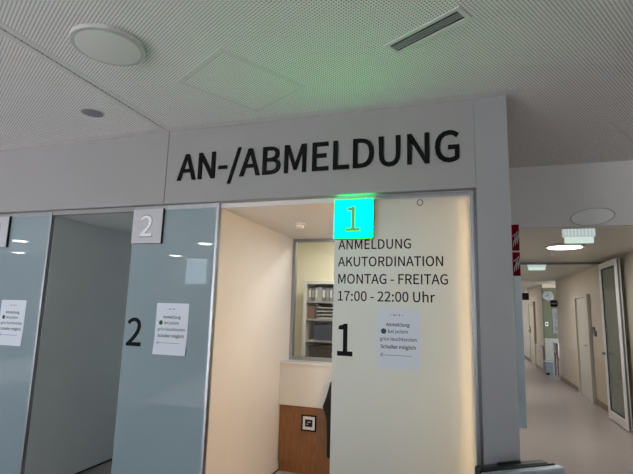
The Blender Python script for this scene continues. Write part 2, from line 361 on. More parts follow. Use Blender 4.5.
# ------------------------------------------------------------------ key dimensions
K = 1.0173                     # glass set back 52 mm behind the fascia
D = 3.0                        # face of the counter wall
ZC = E + 1.405                 # hall ceiling
ZF = E + .803                  # underside of fascia
ZN = E + .768                  # booth ceilings
CX0, CX1 = .075, .272          # column
YB = 4.6                       # bulkhead
ZCC = E + .945                 # corridor ceiling
XW = 2.24                      # corridor right wall
HX0, HX1, HY0 = -16.0, 4.6, -5.0

# ------------------------------------------------------------------ room shell
b = NB(); box(b, HX0 - .2, 5.2, HY0 - .2, 21.2, -.2, 0); struct('floor', b, M_floor)
JX = -2.270
sbox('ceiling', M_ceil, JX + .006, HX1, HY0, YB, ZC, ZC + .03)
sbox('ceiling_left', M_ceil, HX0, JX - .006, HY0, D, ZC, ZC + .03)
sbox('ceiling_upper_slab', M_void, HX0 - .2, 5.2, HY0 - .2, YB + .3, ZC + .05, ZC + .2)
# unperforated margins, 1.5 mm proud
sbox('trim_1', M_strip, JX + .006, JX + .05, HY0, D - .075, ZC - .0015, ZC)
sbox('trim_2', M_strip, JX - .05, JX - .006, HY0, D - .075, ZC - .0015, ZC)
sbox('trim_3', M_strip, HX0, JX - .006, D - .075, D, ZC - .0015, ZC)
sbox('trim_4', M_strip, JX + .006, CX1 + .07, D - .075, D, ZC - .0015, ZC)
sbox('trim_5', M_strip, CX1, CX1 + .07, D, YB, ZC - .0015, ZC)

# back and side walls of the hall (behind the camera) with window openings
def wall_with_windows(name, y0, y1, wins):
    """wall along X between HX0 and HX1 with rectangular openings"""
    bm = NB(); x = HX0
    for (a, c, z0, z1) in sorted(wins):
        box(bm, x, a, y0, y1, 0, ZC); box(bm, a, c, y0, y1, 0, z0); box(bm, a, c, y0, y1, z1, ZC); x = c
    box(bm, x, HX1, y0, y1, 0, ZC)
    return struct(name, bm, M_white)
WINS = [(-7.58, -6.78, 2.15, 2.95), (-6.3, -4.85, .08, 2.93), (-4.8, -3.3, .08, 2.93), (-12.2, -9.4, .08, 2.93), (1.2, 2.4, .9, 2.93)]  # first is mirrored in the glass; the rest are added for daylight
wall_with_windows('wall_back', HY0 - .15, HY0, WINS)
for i, (a, c, z0, z1) in enumerate(WINS):
    bm = NB(); frame(bm, a + .001, c - .001, z0 + .001, z1 - .001, HY0 - .12, HY0 - .04, .045)
    w = struct('window_%d' % (i + 1), bm, M_white)
    bm = NB(); box(bm, a + .045, c - .045, HY0 - .085, HY0 - .079, z0 + .045, z1 - .045); obj('pane', bm, M_clear, w)
sbox('wall_left', M_white, HX0 - .15, HX0, HY0 - .15, D + 1.6, 0, ZC + .05)
sbox('wall_right', M_white, HX1, HX1 + .15, HY0 - .15, YB + .15, 0, ZC + .05)

# counter wall: fascia (two panels), column, solid wall further left
ZT = ZC
sbox('wall_fascia', M_fascia, JX + .003, CX0 - .0015, D, D + .10, ZF, ZT)
sbox('wall_fascia_left', M_fascia, HX0, JX - .003, D, D + .10, ZF, ZT)
sbox('wall_fascia_backing', M_void, HX0, CX0, D + .02, D + .12, ZF + .02, ZT)
sbox('wall_column', M_column, CX0 + .0005, CX1, D, D + .30, 0, ZT)
sbox('wall_corridor_left', M_cream, CX1 - .12, CX1, D + .30, 20, 0, ZT)
sbox('trim_7', M_darkalu, .0600, .0748, D + .02, D + .0835, 0, ZF)
sbox('trim_8', M_fascia, -3.456, -2.585, D + .05, D + .082, ZN - .002, ZF)
sbox('wall_front', M_fascia, HX0, -5.2, D, D + .12, 0, ZF)

# booths
DIV = [(-1.862, -1.762), (-3.499, -3.399), (-5.2, -5.0)]
YN = 4.66
sbox('wall_booth_divider', M_niche, -1.842, -1.7925, D + .084, YN, 0, ZN)
sbox('wall_booth_divider_left', M_niche2, -1.892, -1.8425, D + .084, YN, 0, ZN)
sbox('wall_booth_divider_far', M_niche2, -3.508, -3.458, D + .084, YN, 0, ZN)
sbox('wall_booth_divider_end', M_niche2, -3.558, -3.5085, D + .084, YN, 0, ZN)
sbox('wall_booth_outer', M_niche2, -5.2, -5.0, D + .12, YN, 0, ZN)
sbox('wall_booth_right', M_niche, .066, .160, D + .13, YN, 0, ZN)
sbox('wall_booth_back', M_niche2, -5.2, -1.892, YN, YN + .1, 0, ZN)
sbox('ceiling_booth', M_niche, -1.842, .16, D + .0825, YN, ZN, ZN + .05)
sbox('ceiling_booth_left', M_niche2, -5.2, -1.8425, D + .0825, YN + .1, ZN, ZN + .05)
# dark skirting in the second booth
sbox('baseboard_left', M_void, -3.458, -3.450, D + .09, YN, 0, .012)
sbox('baseboard_booth', M_void, -1.7925, -1.7845, D + .09, YN, 0, .012)

# back office behind the first booth
OY = 6.42
sbox('wall_office_back', M_office, -3.0, .163, OY, OY + .1, 0, 2.75)
sbox('wall_office_left', M_office, -3.1, -3.0, YN + .1, OY + .1, 0, 2.75)
sbox('wall_office_right', M_office, .161, .163, YN, OY, 0, 2.75)
sbox('ceiling_office', M_white, -3.1, .163, YN, OY + .1, 2.7, 2.75)
sbox('wall_office_front', M_office, -3.1, -1.892, YN + .101, YN + .12, 0, 2.75)
sbox('wall_office_above', M_office, -1.892, .16, YN + .06, YN + .08, ZN, 2.75)

# corridor
sbox('ceiling_corridor', M_corr, CX1, 4.2, YB + .12, 21, ZCC, ZCC + .05)
sbox('wall_bulkhead', M_soffit, CX1, HX1, YB, YB + .12, E + .818, ZC + .03)
sbox('wall_corridor_right', M_cream, XW, XW + .15, YB + .12, 13.45, .86, ZCC)
sbox('wall_corridor_right_lower', M_wains, XW - .004, XW + .15, YB + .12, 13.45, .0, .86)
sbox('wall_hall_right', M_soffit, XW + .15, HX1, YB + .02, YB + .12, 0, E + .818)
sbox('baseboard_right', M_skirt, XW - .016, XW - .004, YB + .12, 13.45, 0, .10)
sbox('wall_recess_back', M_green, 2.1, 4.2, 14.75, 14.9, .96, ZCC - .10)
sbox('wall_recess_top', M_wains, 2.1, 4.2, 14.75, 14.9, ZCC - .10, ZCC)
sbox('wall_recess_back_lower', mat('recess_grey_beige', (.29, .275, .23, 1), .5), 2.1, 4.2, 14.745, 14.9, 0, .96)
sbox('wall_recess_side', M_cream, 4.05, 4.2, 13.45, 14.745, 0, ZCC)
sbox('wall_corridor_far', M_cream, 2.1, 2.25, 14.9, 20.5, 0, ZCC)
sbox('baseboard_far', M_skirt, 2.085, 2.1, 14.9, 20.5, 0, .08)
sbox('wall_corridor_end', M_cream, CX1, 2.1, 20.4, 20.5, 0, ZCC)

# ------------------------------------------------------------------ ceiling fittings
R30 = math.radians(-30)
def rot_rect(bm, c, w, d, z0, z1, ang, t=None):
    """solid or ring rectangle rotated about z"""
    x, y = c
    if t is None:
        box(bm, x - w / 2, x + w / 2, y - d / 2, y + d / 2, z0, z1, ang, (x, y, 0))
    else:
        for (a0, a1, c0, c1) in ((-w/2, w/2, -d/2, -d/2 + t), (-w/2, w/2, d/2 - t, d/2), (-w/2, -w/2 + t, -d/2 + t, d/2 - t), (w/2 - t, w/2, -d/2 + t, d/2 - t)):
            box(bm, x + a0, x + a1, y + c0, y + c1, z0, z1, ang, (x, y, 0))
hc = (-1.322, 2.425)
t = thing('access_panel', (hc[0], hc[1], ZC), 'large square perforated hatch in the ceiling above the black lettering', 'ceiling hatch', 'perforated ceiling hatches')
bm = NB(); rot_rect(bm, hc, .535, .62, ZC - .0035, ZC - .0005, R30, .032); obj('frame', bm, M_strip, t)
bm = NB(); rot_rect(bm, hc, .471, .556, ZC - .002, ZC - .0003, R30); obj('panel', bm, M_ceil, t)
hc2 = (1.35, 3.75)
d1 = Vector((math.cos(R30), math.sin(R30), 0)); d2 = Vector((-math.sin(R30), math.cos(R30), 0))
hcv = Vector((1.015, 3.627, 0)) + d1 * .27 + d2 * .31
t = thing('access_panel', (hcv.x, hcv.y, ZC), 'perforated ceiling hatch cut off by the right edge of the photo', 'ceiling hatch', 'perforated ceiling hatches')
bm = NB(); rot_rect(bm, (hcv.x, hcv.y), .535, .62, ZC - .0035, ZC - .0005, R30, .032); obj('frame', bm, M_strip, t)
bm = NB(); rot_rect(bm, (hcv.x, hcv.y), .471, .556, ZC - .002, ZC - .0003, R30); obj('panel', bm, M_ceil, t)

# air vent
vc = Vector((-.167, 2.176)); vw, vd = .45, .120
va = math.atan2(2.02 - 2.237, -.011 + .382)
t = thing('air_vent', (vc.x, vc.y, ZC), 'grey slotted air vent set at an angle in the perforated ceiling', 'air vent')
bm = NB(); rot_rect(bm, vc, vw, vd, ZC - .007, ZC - .0005, va, .024); obj('frame', bm, M_strip, t, bevel=.002)
bm = NB(); rot_rect(bm, vc, vw - .048, vd - .048, ZC - .0012, ZC - .0004, va); obj('duct_back', bm, M_void, t)
for k in range(3):
    bm = NB(); off = (-1 + k) * .0165
    box(bm, vc.x - vw/2 + .024, vc.x + vw/2 - .024, vc.y + off - .0038, vc.y + off + .0038, ZC - .0065, ZC - .0013, va, (vc.x, vc.y, 0))
    obj('slat', bm, M_grille, t)

# ceiling lamps
def lamp(c, r, on, label, z, th=.03, group='round ceiling lamps'):
    t = thing('ceiling_lamp', (c[0], c[1], z), label, 'ceiling lamp', group)
    bm = NB(); lathe(bm, [(r - .012, 0), (r, -.006), (r, -th + .004), (r - .004, -th), (r * .88, -th), (r * .87, -th + .004)], (c[0], c[1], z), n=64); obj('rim', bm, M_lamprim if not on else M_lampoff, t, smooth=True)
    bm = NB(); lathe(bm, [(r * .872, -th + .006), (r * .872, -th - .001), (r * .80, -th - .003)], (c[0], c[1], z), n=64); obj('diffuser', bm, on or M_lampoff, t, smooth=True)
    return t
lamp((-1.822, 1.828), .191, None, 'large unlit round lamp on the perforated ceiling at upper left', ZC, .028)
lamp((1.25, 6.72), .235, M_lampon, 'lit white round lamp on the corridor ceiling', ZCC, .03)
hl = lamp((-5.38, -2.54), .22, M_hallon, 'lit round hall lamp behind the camera, seen reflected in the glass of counter 2', ZC, .03, 'lit hall lamps')
for i, (x, y) in enumerate(((-7.5, -4.5), (-11.9, -3.45), (-9.6, -1.6), (-4.6, -3.9), (1.2, -2.2))):  # mirrored lamps first, then unseen lamps added to light the hall
    copy_thing(hl, (x, y, ZC), 'lit round lamp on the hall ceiling behind the camera')

# ceiling loudspeaker
t = thing('ceiling_speaker', (-2.608, 2.533, ZC), 'small grey round speaker in the ceiling left of the large lamp', 'ceiling speaker')
bm = NB(); lathe(bm, [(.085, 0), (.085, -.003), (.079, -.005), (.073, -.005)], (-2.608, 2.533, ZC), n=40); obj('rim', bm, M_lamprim, t, smooth=True)
bm = NB(); lathe(bm, [(.074, -.001), (.074, -.006), (.05, -.0085), (.01, -.010)], (-2.608, 2.533, ZC), n=40); obj('mesh_cover', bm, M_speaker, t, smooth=True)

# smoke detectors
def detector(c, z, label):
    t = thing('smoke_detector', (c[0], c[1], z), label, 'smoke detector', 'smoke detectors')
    bm = NB(); lathe(bm, [(.050, 0), (.050, -.012), (.046, -.016)], (c[0], c[1], z), n=32); obj('base', bm, M_white, t, smooth=True)
    bm = NB(); lathe(bm, [(.036, -.016), (.038, -.030), (.030, -.042), (.012, -.046)], (c[0], c[1], z), n=32); obj('sensor_head', bm, M_lampoff, t, smooth=True)
detector((-1.406, 3.80), ZN, 'small white smoke detector on the ceiling of the lit booth')
detector((1.22, 7.5), ZCC, 'small white smoke detector on the corridor ceiling behind the lit round lamp')

# oval cover on the bulkhead
def oval(bm, cx, y, cz, a, c, ang, y0, y1, n=56, inner=0):
    def ring(k, yy):
        return [bm.verts.new((cx + k * (a * math.cos(2*PI*i/n) * math.cos(ang) - c * math.sin(2*PI*i/n) * math.sin(ang)), yy,
                              cz + k * (a * math.cos(2*PI*i/n) * math.sin(ang) + c * math.sin(2*PI*i/n) * math.cos(ang)))) for i in range(n)]
    R = [ring(1, y0), ring(1, y1)]
    if inner: R = [ring(1, y0), ring(1, y1), ring(inner, y1), ring(inner, y0)]
    for A, B in zip(R, R[1:]):
        for k in range(n): bm.faces.new((A[k], A[(k+1) % n], B[(k+1) % n], B[k]))
    if inner:
        for k in range(n): bm.faces.new((R[3][k], R[3][(k+1) % n], R[0][(k+1) % n], R[0][k]))
    else:
        bm.faces.new(R[0]); bm.faces.new(R[1])
oc = (1.092, E + .902)
t = thing('oval_cover', (oc[0], YB, oc[1]), 'flat grey oval cover on the smooth bulkhead above the corridor', 'cover')
bm = NB(); oval(bm, oc[0], YB, oc[1], .182, .078, .12, YB - .0005, YB - .008, inner=.95); obj('rim', bm, M_grille, t, smooth=True)
bm = NB(); oval(bm, oc[0], YB, oc[1], .168, .072, .12, YB - .0005, YB - .010); obj('plate', bm, M_lampoff, t, smooth=True)

# ------------------------------------------------------------------ big lettering on the fascia
def big_sign():
    txt = 'AN-/ABMELDUNG'
    x0, x1, z0, cap = -2.160, -.022, E + .988, .205
    off = .0048
    root = thing('wall_lettering', ((x0 + x1) / 2, D, z0), 'large raised black letters reading AN-/ABMELDUNG on the grey fascia', 'lettering')
    full = text_mesh(txt, offset=off); A, B = extents(full); bpy.data.meshes.remove(full)
    kx = (x1 - x0) / (B - A); k = cap / CAPH; pen = 0
    for ch in txt:
        me = text_mesh(ch, offset=off)
        for v in me.vertices:
            v.co = (x0 + (v.co.x + pen - A) * kx, D - .006 - v.co.z * .011, z0 + v.co.y * k)
        bm = NB(); bm.from_mesh(me); bpy.data.meshes.remove(me)
        obj({'-': 'hyphen', '/': 'slash'}.get(ch, 'letter'), bm, M_black, root)
        pen += GLYPHS[ch][0] / 1000
big_sign()

# ------------------------------------------------------------------ glass panels
GY0, GY1 = D + .052, D + .064
PANE = {}
def panel(x0, x1, glass, label, edges, railm=M_alu, name='glass_panel'):
    x0 *= K; x1 *= K
    t = thing(name, ((x0 + x1) / 2, (GY0 + GY1) / 2, 0), label, 'glass panel', 'satin glass panels of the counters')
    top = ZF - .001
    bm = NB(); box(bm, x0, x1, GY0, GY1, .01, top - .034); PANE[t.name] = obj('pane', bm, glass, t, bevel=.001)
    bm = NB(); box(bm, x0 - .0, x1 + .02 * ('R' in edges), D + .050, D + .078, top - .034, top); obj('top_rail', bm, railm, t)
    if 'R' in edges:
        bm = NB(); box(bm, x1, x1 + .022, D + .046, D + .082, 0, top - .0345); obj('edge_profile', bm, M_alu, t, bevel=.002)
    return t
p1 = panel(-.853, .037, M_glass1, 'backlit cream glass panel with black opening hours and a numeral 1', 'R')
p2 = panel(-2.537, -1.788, M_glass2, 'unlit blue-grey glass panel with a large black numeral 2', 'R')
p3 = panel(-4.17, -3.424, M_glass2, 'unlit blue-grey glass panel at the left edge of the photo', 'R')
yv = GY0 - .0002
for s, a, c, z, cap in (('ANMELDUNG', -.826, -.336, E + .418, .063), ('AKUTORDINATION', -.826, -.135, E + .302, .063),
                        ('MONTAG - FREITAG', -.822, -.108, E + .186, .063), ('17:00 - 22:00 Uhr', -.822, -.188, E + .072, .063)):
    obj('vinyl_lettering', text_bm(s, a * K, c * K, E + (z - E) * K, cap * K, yv, offset=.0035), M_vinyl, PANE[p1.name])
obj('vinyl_numeral', text_bm('1', -.834, -.728, E - .288, .203, yv, depth=.0008, offset=.006), M_vinyl, PANE[p1.name])
obj('vinyl_numeral', text_bm('2', -2.556, -2.413, E - .308, .208, yv, depth=.0008, offset=.005), M_vinyl, PANE[p2.name])
# little black ring stuck near the top of panel one
bm = NB(); tube(bm, [(-.281 + .019 * math.cos(a), GY0 - .002, E + .733 + .019 * math.sin(a)) for a in [2*PI*k/28 for k in range(28)]], .0024, 8, True)
obj('ring', bm, M_vinyl, PANE[p1.name], smooth=True)
# dotted brush seal in the rail above panel one
bm = NB()
for k in range(54): box(bm, -.575 + k * .0112, -.5695 + k * .0112, D + .0484, D + .0499, ZF - .020, ZF - .010)
obj('brush_seal', bm, M_darkalu, p1)

# warm LED strip behind the right edge of panel one
t = thing('led_strip', (.06, D + .09, 0), 'warm glowing light strip behind the right edge of the cream glass panel', 'light strip')
bm = NB(); box(bm, .058, .066, D + .0865, D + .108, .004, ZN - .03); obj('profile', bm, M_alu, t)
bm = NB(); box(bm, .054, .0578, D + .088, D + .106, .01, ZN - .04); obj('diffuser', bm, M_warm, t)

# ------------------------------------------------------------------ number signs
SY0 = D - .055
def number_sign(x0, z0, w, ch, label, lit=False):
    SY0 = D - .008 if lit else D + .026
    t = thing('number_sign', (x0 + w / 2, D, z0), label, 'number sign', 'square counter number signs')
    z1 = z0 + w
    bm = NB(); box(bm, x0, x0 + w, SY0 + .004, D + .0492, z0, z1)
    obj('box', bm, M_signside, t)
    bm = NB(); box(bm, x0 + .002, x0 + w - .002, SY0, SY0 + .0039, z0 + .002, z1 - .002)
    fc = obj('face', bm, M_greenface if lit else M_signface, t)
    if lit:
        bm = NB(); box(bm, x0 + .006, x0 + w - .006, SY0 + .006, D + .046, z1 + .0002, z1 + .0020); obj('glowing_top', bm, M_greenedge, t)
        obj('numeral', text_bm('1', x0 + w * .30, x0 + w * .68, z0 + w * .19, w * .62, SY0 - .0002, depth=.0025, offset=.005), M_signnum1, fc)
    else:
        bmn = text_bm(ch, x0 + w * .26, x0 + w * .70, z0 + w * .20, w * .60, SY0 - .0002, depth=.002, offset=.010); obj('numeral_outline', bmn, M_signline, fc)
        bmn = text_bm(ch, x0 + w * .275, x0 + w * .685, z0 + w * .215, w * .57, SY0 - .0023, depth=.002, offset=.004); obj('numeral', bmn, M_signnum, fc)
    return t
number_sign(-.858, E + .491, .272, '1', 'glowing cyan-green square sign with numeral 1 under the fascia', True)
number_sign(-2.573, E + .492, .284, '2', 'grey square sign with a pale numeral 2 above the blue-grey glass')
number_sign(-4.222, E + .488, .284, '3', 'grey square sign at the left edge of the photo, partly out of view')

# ------------------------------------------------------------------ paper notices
def notice(x0, z1, w, h, curl, label, skew=0):
    x0 *= K; w *= K; h *= K; z1 = E + (z1 - E) * K
    t = thing('paper_notice', (x0 + w / 2, GY0, z1 - h), label, 'notice', 'printed paper notices on the glass panels')
    bm = NB(); n = 16; yb = GY0 - .0006
    def yo(v): return yb - (curl * max(0, v - .62) ** 1.3 * 2 if curl else 0) - .0004
    g = []
    for j in range(n + 1):
        v = j / n
        g.append([bm.verts.new((x0 + w * i / 4 - skew * v, yo(v) , z1 - h * v)) for i in range(5)])
    for j in range(n):
        for i in range(4): bm.faces.new((g[j][i], g[j][i+1], g[j+1][i+1], g[j+1][i]))
    geo = bmesh.ops.extrude_face_region(bm, geom=list(bm.faces))
    bmesh.ops.translate(bm, verts=[e for e in geo['geom'] if isinstance(e, bmesh.types.BMVert)], vec=(0, .0004, 0))
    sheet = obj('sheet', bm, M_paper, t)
    ys = yb - .0006
    X = lambda u: x0 + w * u
    Z = lambda v: z1 - h * v
    for s, a, c, v, off in (('Anmeldung', .22, .77, .300, .007), ('bei jedem', .27, .73, .412, .003), ('grün leuchtenden', .08, .925, .538, .003), ('Schalter möglich', .095, .905, .665, .007)):
        obj('printed_line', text_bm(s, X(a), X(c), Z(v), h * .056, yo(v + .01) - .0003, depth=.0002, offset=off), M_print, sheet)
    bm = NB(); lathe(bm, [(.0175, 0), (.0175, -.0003)], (X(.165), ys, Z(.385)), axis='Y', n=32); obj('printed_dot', bm, M_greendot, sheet)
    bm = NB(); zz = Z(.775); yk = yo(.80) - .0003
    box(bm, X(.09), X(.81), yk - .0003, yk, zz - .0013, zz + .0013)
    for sgn in (1, -1):
        vs = [(X(.085), zz), (X(.085) + .0165, zz + sgn * .0150), (X(.085) + .0195, zz + sgn * .0128), (X(.085) + .005, zz)]
        A = [bm.verts.new((x, yk - .0003, z)) for x, z in vs]; B = [bm.verts.new((x, yk, z)) for x, z in vs]
        bm.faces.new(A); bm.faces.new(B[::-1])
        for i in range(4): bm.faces.new((A[i], A[(i+1) % 4], B[(i+1) % 4], B[i]))
    obj('printed_arrow', bm, M_greyprint, sheet)
    bm = NB()
    for k, (u, ww, hh) in enumerate(((.33, .03, .004), (.39, .05, .008), (.46, .03, .004), (.52, .025, .012), (.59, .03, .005))):
        box(bm, X(u), X(u + ww), ys - .0002, ys, Z(.115) - hh / 2, Z(.115) + hh / 2)
    obj('printed_header', bm, M_signline, sheet)
    return t
notice(-.557, E + .030, .274, .382, 0, 'white paper notice on the cream backlit glass, right of the numeral 1')
notice(-2.252, E + .025, .282, .380, .022, 'white paper notice on the blue-grey glass beside the numeral 2')
notice(-3.857, E + .018, .284, .382, .012, 'white paper notice on the leftmost glass panel', 0)

# ------------------------------------------------------------------ booth one: counter, window, device
FY = 4.405
t = thing('reception_counter', (-.85, 4.45, 0), 'white topped counter with brown wood veneer front in the lit booth', 'counter')
bm = NB(); box(bm, -1.792, .0655, FY, YN - .06, .625, E - .532); obj('white_front', bm, M_counter, t, bevel=.004)
bm = NB(); box(bm, -1.792, .0655, FY - .012, YN - .02, E - .5318, E - .514); obj('ledge', bm, M_counter, t, bevel=.003)
bm = NB(); box(bm, -1.783, .0655, FY + .02, YN - .06, .105, .6245); obj('wood_panel', bm, M_wood, t)
bm = NB(); box(bm, -1.783, .0655, FY + .045, YN - .06, 0, .1045); obj('plinth', bm, M_wood, t)
# pass-through window on the counter
w = tag(obj('window_6', (lambda bm: (frame(bm, -1.792, .0655, E - .5135, ZN, YN - .02, YN + .05, .032), bm)[1])(NB()), M_alu), kind='structure')
bm = NB(); box(bm, -1.760, .0335, YN + .01, YN + .016, E - .4815, ZN - .032); obj('pane', bm, M_clear, w)
# framed square device
dx, dz = -1.473, E - 1.073
t = thing('wall_terminal', (dx, FY + .0195, dz - .072), 'small square black framed terminal on the brown wood counter front', 'terminal')
bm = NB(); frame(bm, dx - .074, dx + .074, dz - .074, dz + .074, FY + .002, FY + .0195, .013); obj('frame', bm, M_black, t, bevel=.002)
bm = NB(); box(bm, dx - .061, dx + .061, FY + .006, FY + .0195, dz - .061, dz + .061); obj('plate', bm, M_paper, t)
bm = NB(); box(bm, dx - .037, dx + .037, FY + .003, FY + .0059, dz - .033, dz + .033); scr = obj('screen', bm, M_cloth, t)
bm = NB(); box(bm, dx - .012, dx + .020, FY + .0022, FY + .0029, dz + .006, dz + .014); obj('screen_symbol', bm, M_signface, scr)
bm = NB(); box(bm, dx - .020, dx - .008, FY + .0022, FY + .0029, dz - .016, dz - .004); obj('screen_symbol', bm, M_signface, scr)
# black coat hanging at the counter front (only its left edge shows beside the glass)
t = thing('coat', (-1.10, FY - .05, E - .60), 'black coat hanging at the counter, showing beside the edge of the cream glass', 'coat')
hz = E - .585
bm = NB(); tube(bm, [(-1.10, FY - .001, hz), (-1.10, FY - .05, hz - .004), (-1.10, FY - .062, hz + .02)], .006); obj('hook', bm, M_alu, t, smooth=True)
bm = NB()
secs = [(0, .02, .015), (.03, .09, .03), (.10, .155, .042), (.22, .185, .052), (.32, .215, .055), (.42, .175, .05), (.62, .165, .05), (.76, .17, .052)]
rings = []
for dz_, rx, ry in secs:
    rings.append([bm.verts.new((-1.098 + rx * math.cos(a) * (1 + .04 * math.sin(5 * a + dz_ * 9)), FY - .064 + ry * math.sin(a) * (1 + .1 * math.sin(7 * a)), hz + .012 - dz_)) for a in [2*PI*k/40 for k in range(40)]])
for A, B in zip(rings, rings[1:]):
    for k in range(40): bm.faces.new((A[k], A[(k+1) % 40], B[(k+1) % 40], B[k]))
bm.faces.new(rings[0]); bm.faces.new(rings[-1])
obj('cloth', bm, M_cloth, t, smooth=True)

# shelf cabinet in the back office with its contents
SX0, SX1, SYF, SYB = -2.135, -1.10, 6.0, 6.40
ZS = E + .402
t = thing('office_shelf', ((SX0 + SX1) / 2, 6.2, 0), 'light grey open shelf unit seen through the booth window', 'shelf unit')
bm = NB(); box(bm, SX0, SX0 + .045, SYF, SYB, 0, ZS); obj('side_panel', bm, M_shelf, t)
bm = NB(); box(bm, SX1 - .045, SX1, SYF, SYB, 0, ZS); obj('side_panel', bm, M_shelf, t)
bm = NB(); box(bm, SX0 + .045, SX1 - .045, SYF, SYB, ZS - .04, ZS); obj('top_board', bm, M_shelf, t)
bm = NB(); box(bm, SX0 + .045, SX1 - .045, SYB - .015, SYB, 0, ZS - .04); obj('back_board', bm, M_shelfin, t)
LV = [E + .130, E - .092, E - .405, E - .455, E - .75]
for z in (E + .130, E - .110, E - .395, E - .68):
    bm = NB(); box(bm, SX0 + .0455, SX1 - .0455, SYF + .005, SYB - .0155, z - .022, z); obj('shelf_board', bm, M_shelfboard, t)
proto = None; x = SX0 + .06
cols = ['grey', 'blue', 'pale', 'dark']
for k in range(8):
    wd = .042 + .012 * random.random(); hh = .175 + .02 * random.random(); z = E + .1305
    bt = thing('binder', (x + wd / 2, 6.15, z), 'upright office binder on the top shelf behind the booth window', 'binder', 'binders on the top office shelf')
    bm = NB(); box(bm, x, x + wd, SYF + .03, SYF + .30, z, z + hh); cv = obj('cover', bm, M_binders[(k * 7 + k // 3) % 4], bt, bevel=.003)
    bm = NB(); box(bm, x + .008, x + wd - .008, SYF + .0285, SYF + .0298, z + .05, z + hh - .03); obj('spine_label', bm, M_shelfboard if k % 2 else M_shelf, cv)
    x += wd + .003
tag(obj('cardboard_box', (lambda bm: (box(bm, SX0 + .055, SX0 + .16, SYF + .03, SYF + .33, E - .1095, E + .065), bm)[1])(NB()), M_brownbox, bevel=.003), 'brown upright box on the second office shelf', 'box')
pos = ['lowest', 'second lowest', 'second highest', 'topmost']
for k in range(4):
    z = E - .1095 + k * .047
    bm = NB(); xa, xb = SX0 + .18, SX0 + .52
    box(bm, xa, xb, SYF + .03, SYF + .33, z, z + .006); box(bm, xa, xa + .006, SYF + .03, SYF + .33, z + .006, z + .0465); box(bm, xb - .006, xb, SYF + .03, SYF + .33, z + .006, z + .0465)
    bt = thing('document_tray', ((xa + xb) / 2, 6.2, z), 'grey plastic document tray, %s of the stack on the office shelf' % pos[k], 'tray', 'stacked document trays')
    obj('tray_shell', bm, M_tray, bt)
    bm = NB(); box(bm, xa + .015, xb - .015, SYF + .04, SYF + .31, z + .0062, z + .018); obj('paper_stack', bm, M_shelf, bt)
bt = thing('storage_box', (SX0 + .33, 6.2, E - .3945), 'dark blue storage box on the third office shelf', 'box')
bm = NB(); box(bm, SX0 + .15, SX0 + .52, SYF + .04, SYF + .34, E - .3945, E - .225); obj('box_body', bm, M_bluedark, bt, bevel=.004)
bm = NB(); box(bm, SX0 + .145, SX0 + .525, SYF + .035, SYF + .345, E - .2248, E - .195); obj('box_lid', bm, M_bluedark, bt, bevel=.003)
bt = thing('storage_box', (SX0 + .3, 6.2, E - .6795), 'black storage box on the lowest visible office shelf', 'box')
bm = NB(); box(bm, SX0 + .08, SX0 + .50, SYF + .04, SYF + .34, E - .6795, E - .50); obj('box_body', bm, M_cloth, bt, bevel=.004)
bm = NB(); box(bm, SX0 + .075, SX0 + .505, SYF + .035, SYF + .345, E - .4998, E - .47); obj('box_lid', bm, M_cloth, bt, bevel=.003)

# ------------------------------------------------------------------ red signs at the corner
t = thing('edge_panel', (.37, 4.3, E - .903), 'narrow pale blue panel sticking out beyond the grey column', 'panel')
bm = NB(); box(bm, CX1 + .0005, .451, 4.30, 4.33, E - .903, E + .80); obj('board', bm, M_cov, t, bevel=.003)
for k, (z0, z1, lab) in enumerate(((.565, .795, 'upper dark red sign with white flourish at the column corner'), (.345, .55, 'lower dark red sign with white flourish at the column corner'))):
    t = thing('red_sign', (.37, 4.29, E + z0), lab, 'sign', 'dark red signs at the column corner')
    bm = NB(); box(bm, CX1 + .002, .449, 4.290, 4.2995, E + z0, E + z1); obj('plate', bm, M_red, t, bevel=.001)
    bm = NB()
    for j in range(3):
        o_ = j * .016
        tube(bm, [(.400 + o_, 4.2885, E + z0 + .035 + .012 * j), (.405 + o_, 4.2885, E + z0 + .075 + .010 * j), (.418 + o_ * .9, 4.2885, E + z0 + .105 + .014 * j), (.416 + o_ * .8, 4.2885, E + z0 + .135 + .012 * j)], [.002, .004, .004, .002], 6)
    tube(bm, [(.396, 4.2887, E + z0 + .125), (.412, 4.2887, E + z0 + .14), (.428, 4.2887, E + z0 + .15), (.440, 4.2887, E + z0 + .17)], .003, 6)
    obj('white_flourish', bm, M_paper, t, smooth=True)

# ------------------------------------------------------------------ suitcase
t = thing('suitcase', (.08, 2.64, 0), 'silver hard shell case with black frame standing in front of the column', 'suitcase')
sx0, sx1, sz = .08, .60, .748
def shell(x0, x1, y0, y1, m, name, z1):
    bm = NB(); box(bm, x0, x1, y0, y1, .045, z1); return obj(name, bm, m, t, bevel=.014, seg=4)
front = shell(sx0, sx1, 2.64, 2.70, M_case, 'front_shell', sz)
rear = shell(sx0 + .03, sx1 - .035, 2.7165, 2.785, M_caseblack, 'rear_shell', sz + .006)
bm = NB(); box(bm, sx0 + .002, sx1 - .012, 2.7005, 2.716, .045, sz + .003); obj('rim_profile', bm, M_caseblack, t, bevel=.004)
bm = NB(); tube(bm, [(.24, 2.755, sz + .002), (.245, 2.755, sz + .012), (.39, 2.755, sz + .012), (.395, 2.755, sz + .002)], .007); obj('handle', bm, M_caseblack, rear, smooth=True)
for x, y in ((.14, 2.67), (.51, 2.67), (.14, 2.765), (.50, 2.765)):
    bm = NB(); lathe(bm, [(.024, -.012), (.026, -.008), (.026, .008), (.024, .012)], (x, y, .026), axis='X', n=20); obj('wheel', bm, M_caseblack, t, smooth=True)
for zz in (.2, .4, .6):
    bm = NB(); box(bm, sx0 + .02, sx1 - .02, 2.634, 2.640, zz - .02, zz + .02); obj('rib', bm, M_case, front, bevel=.003)
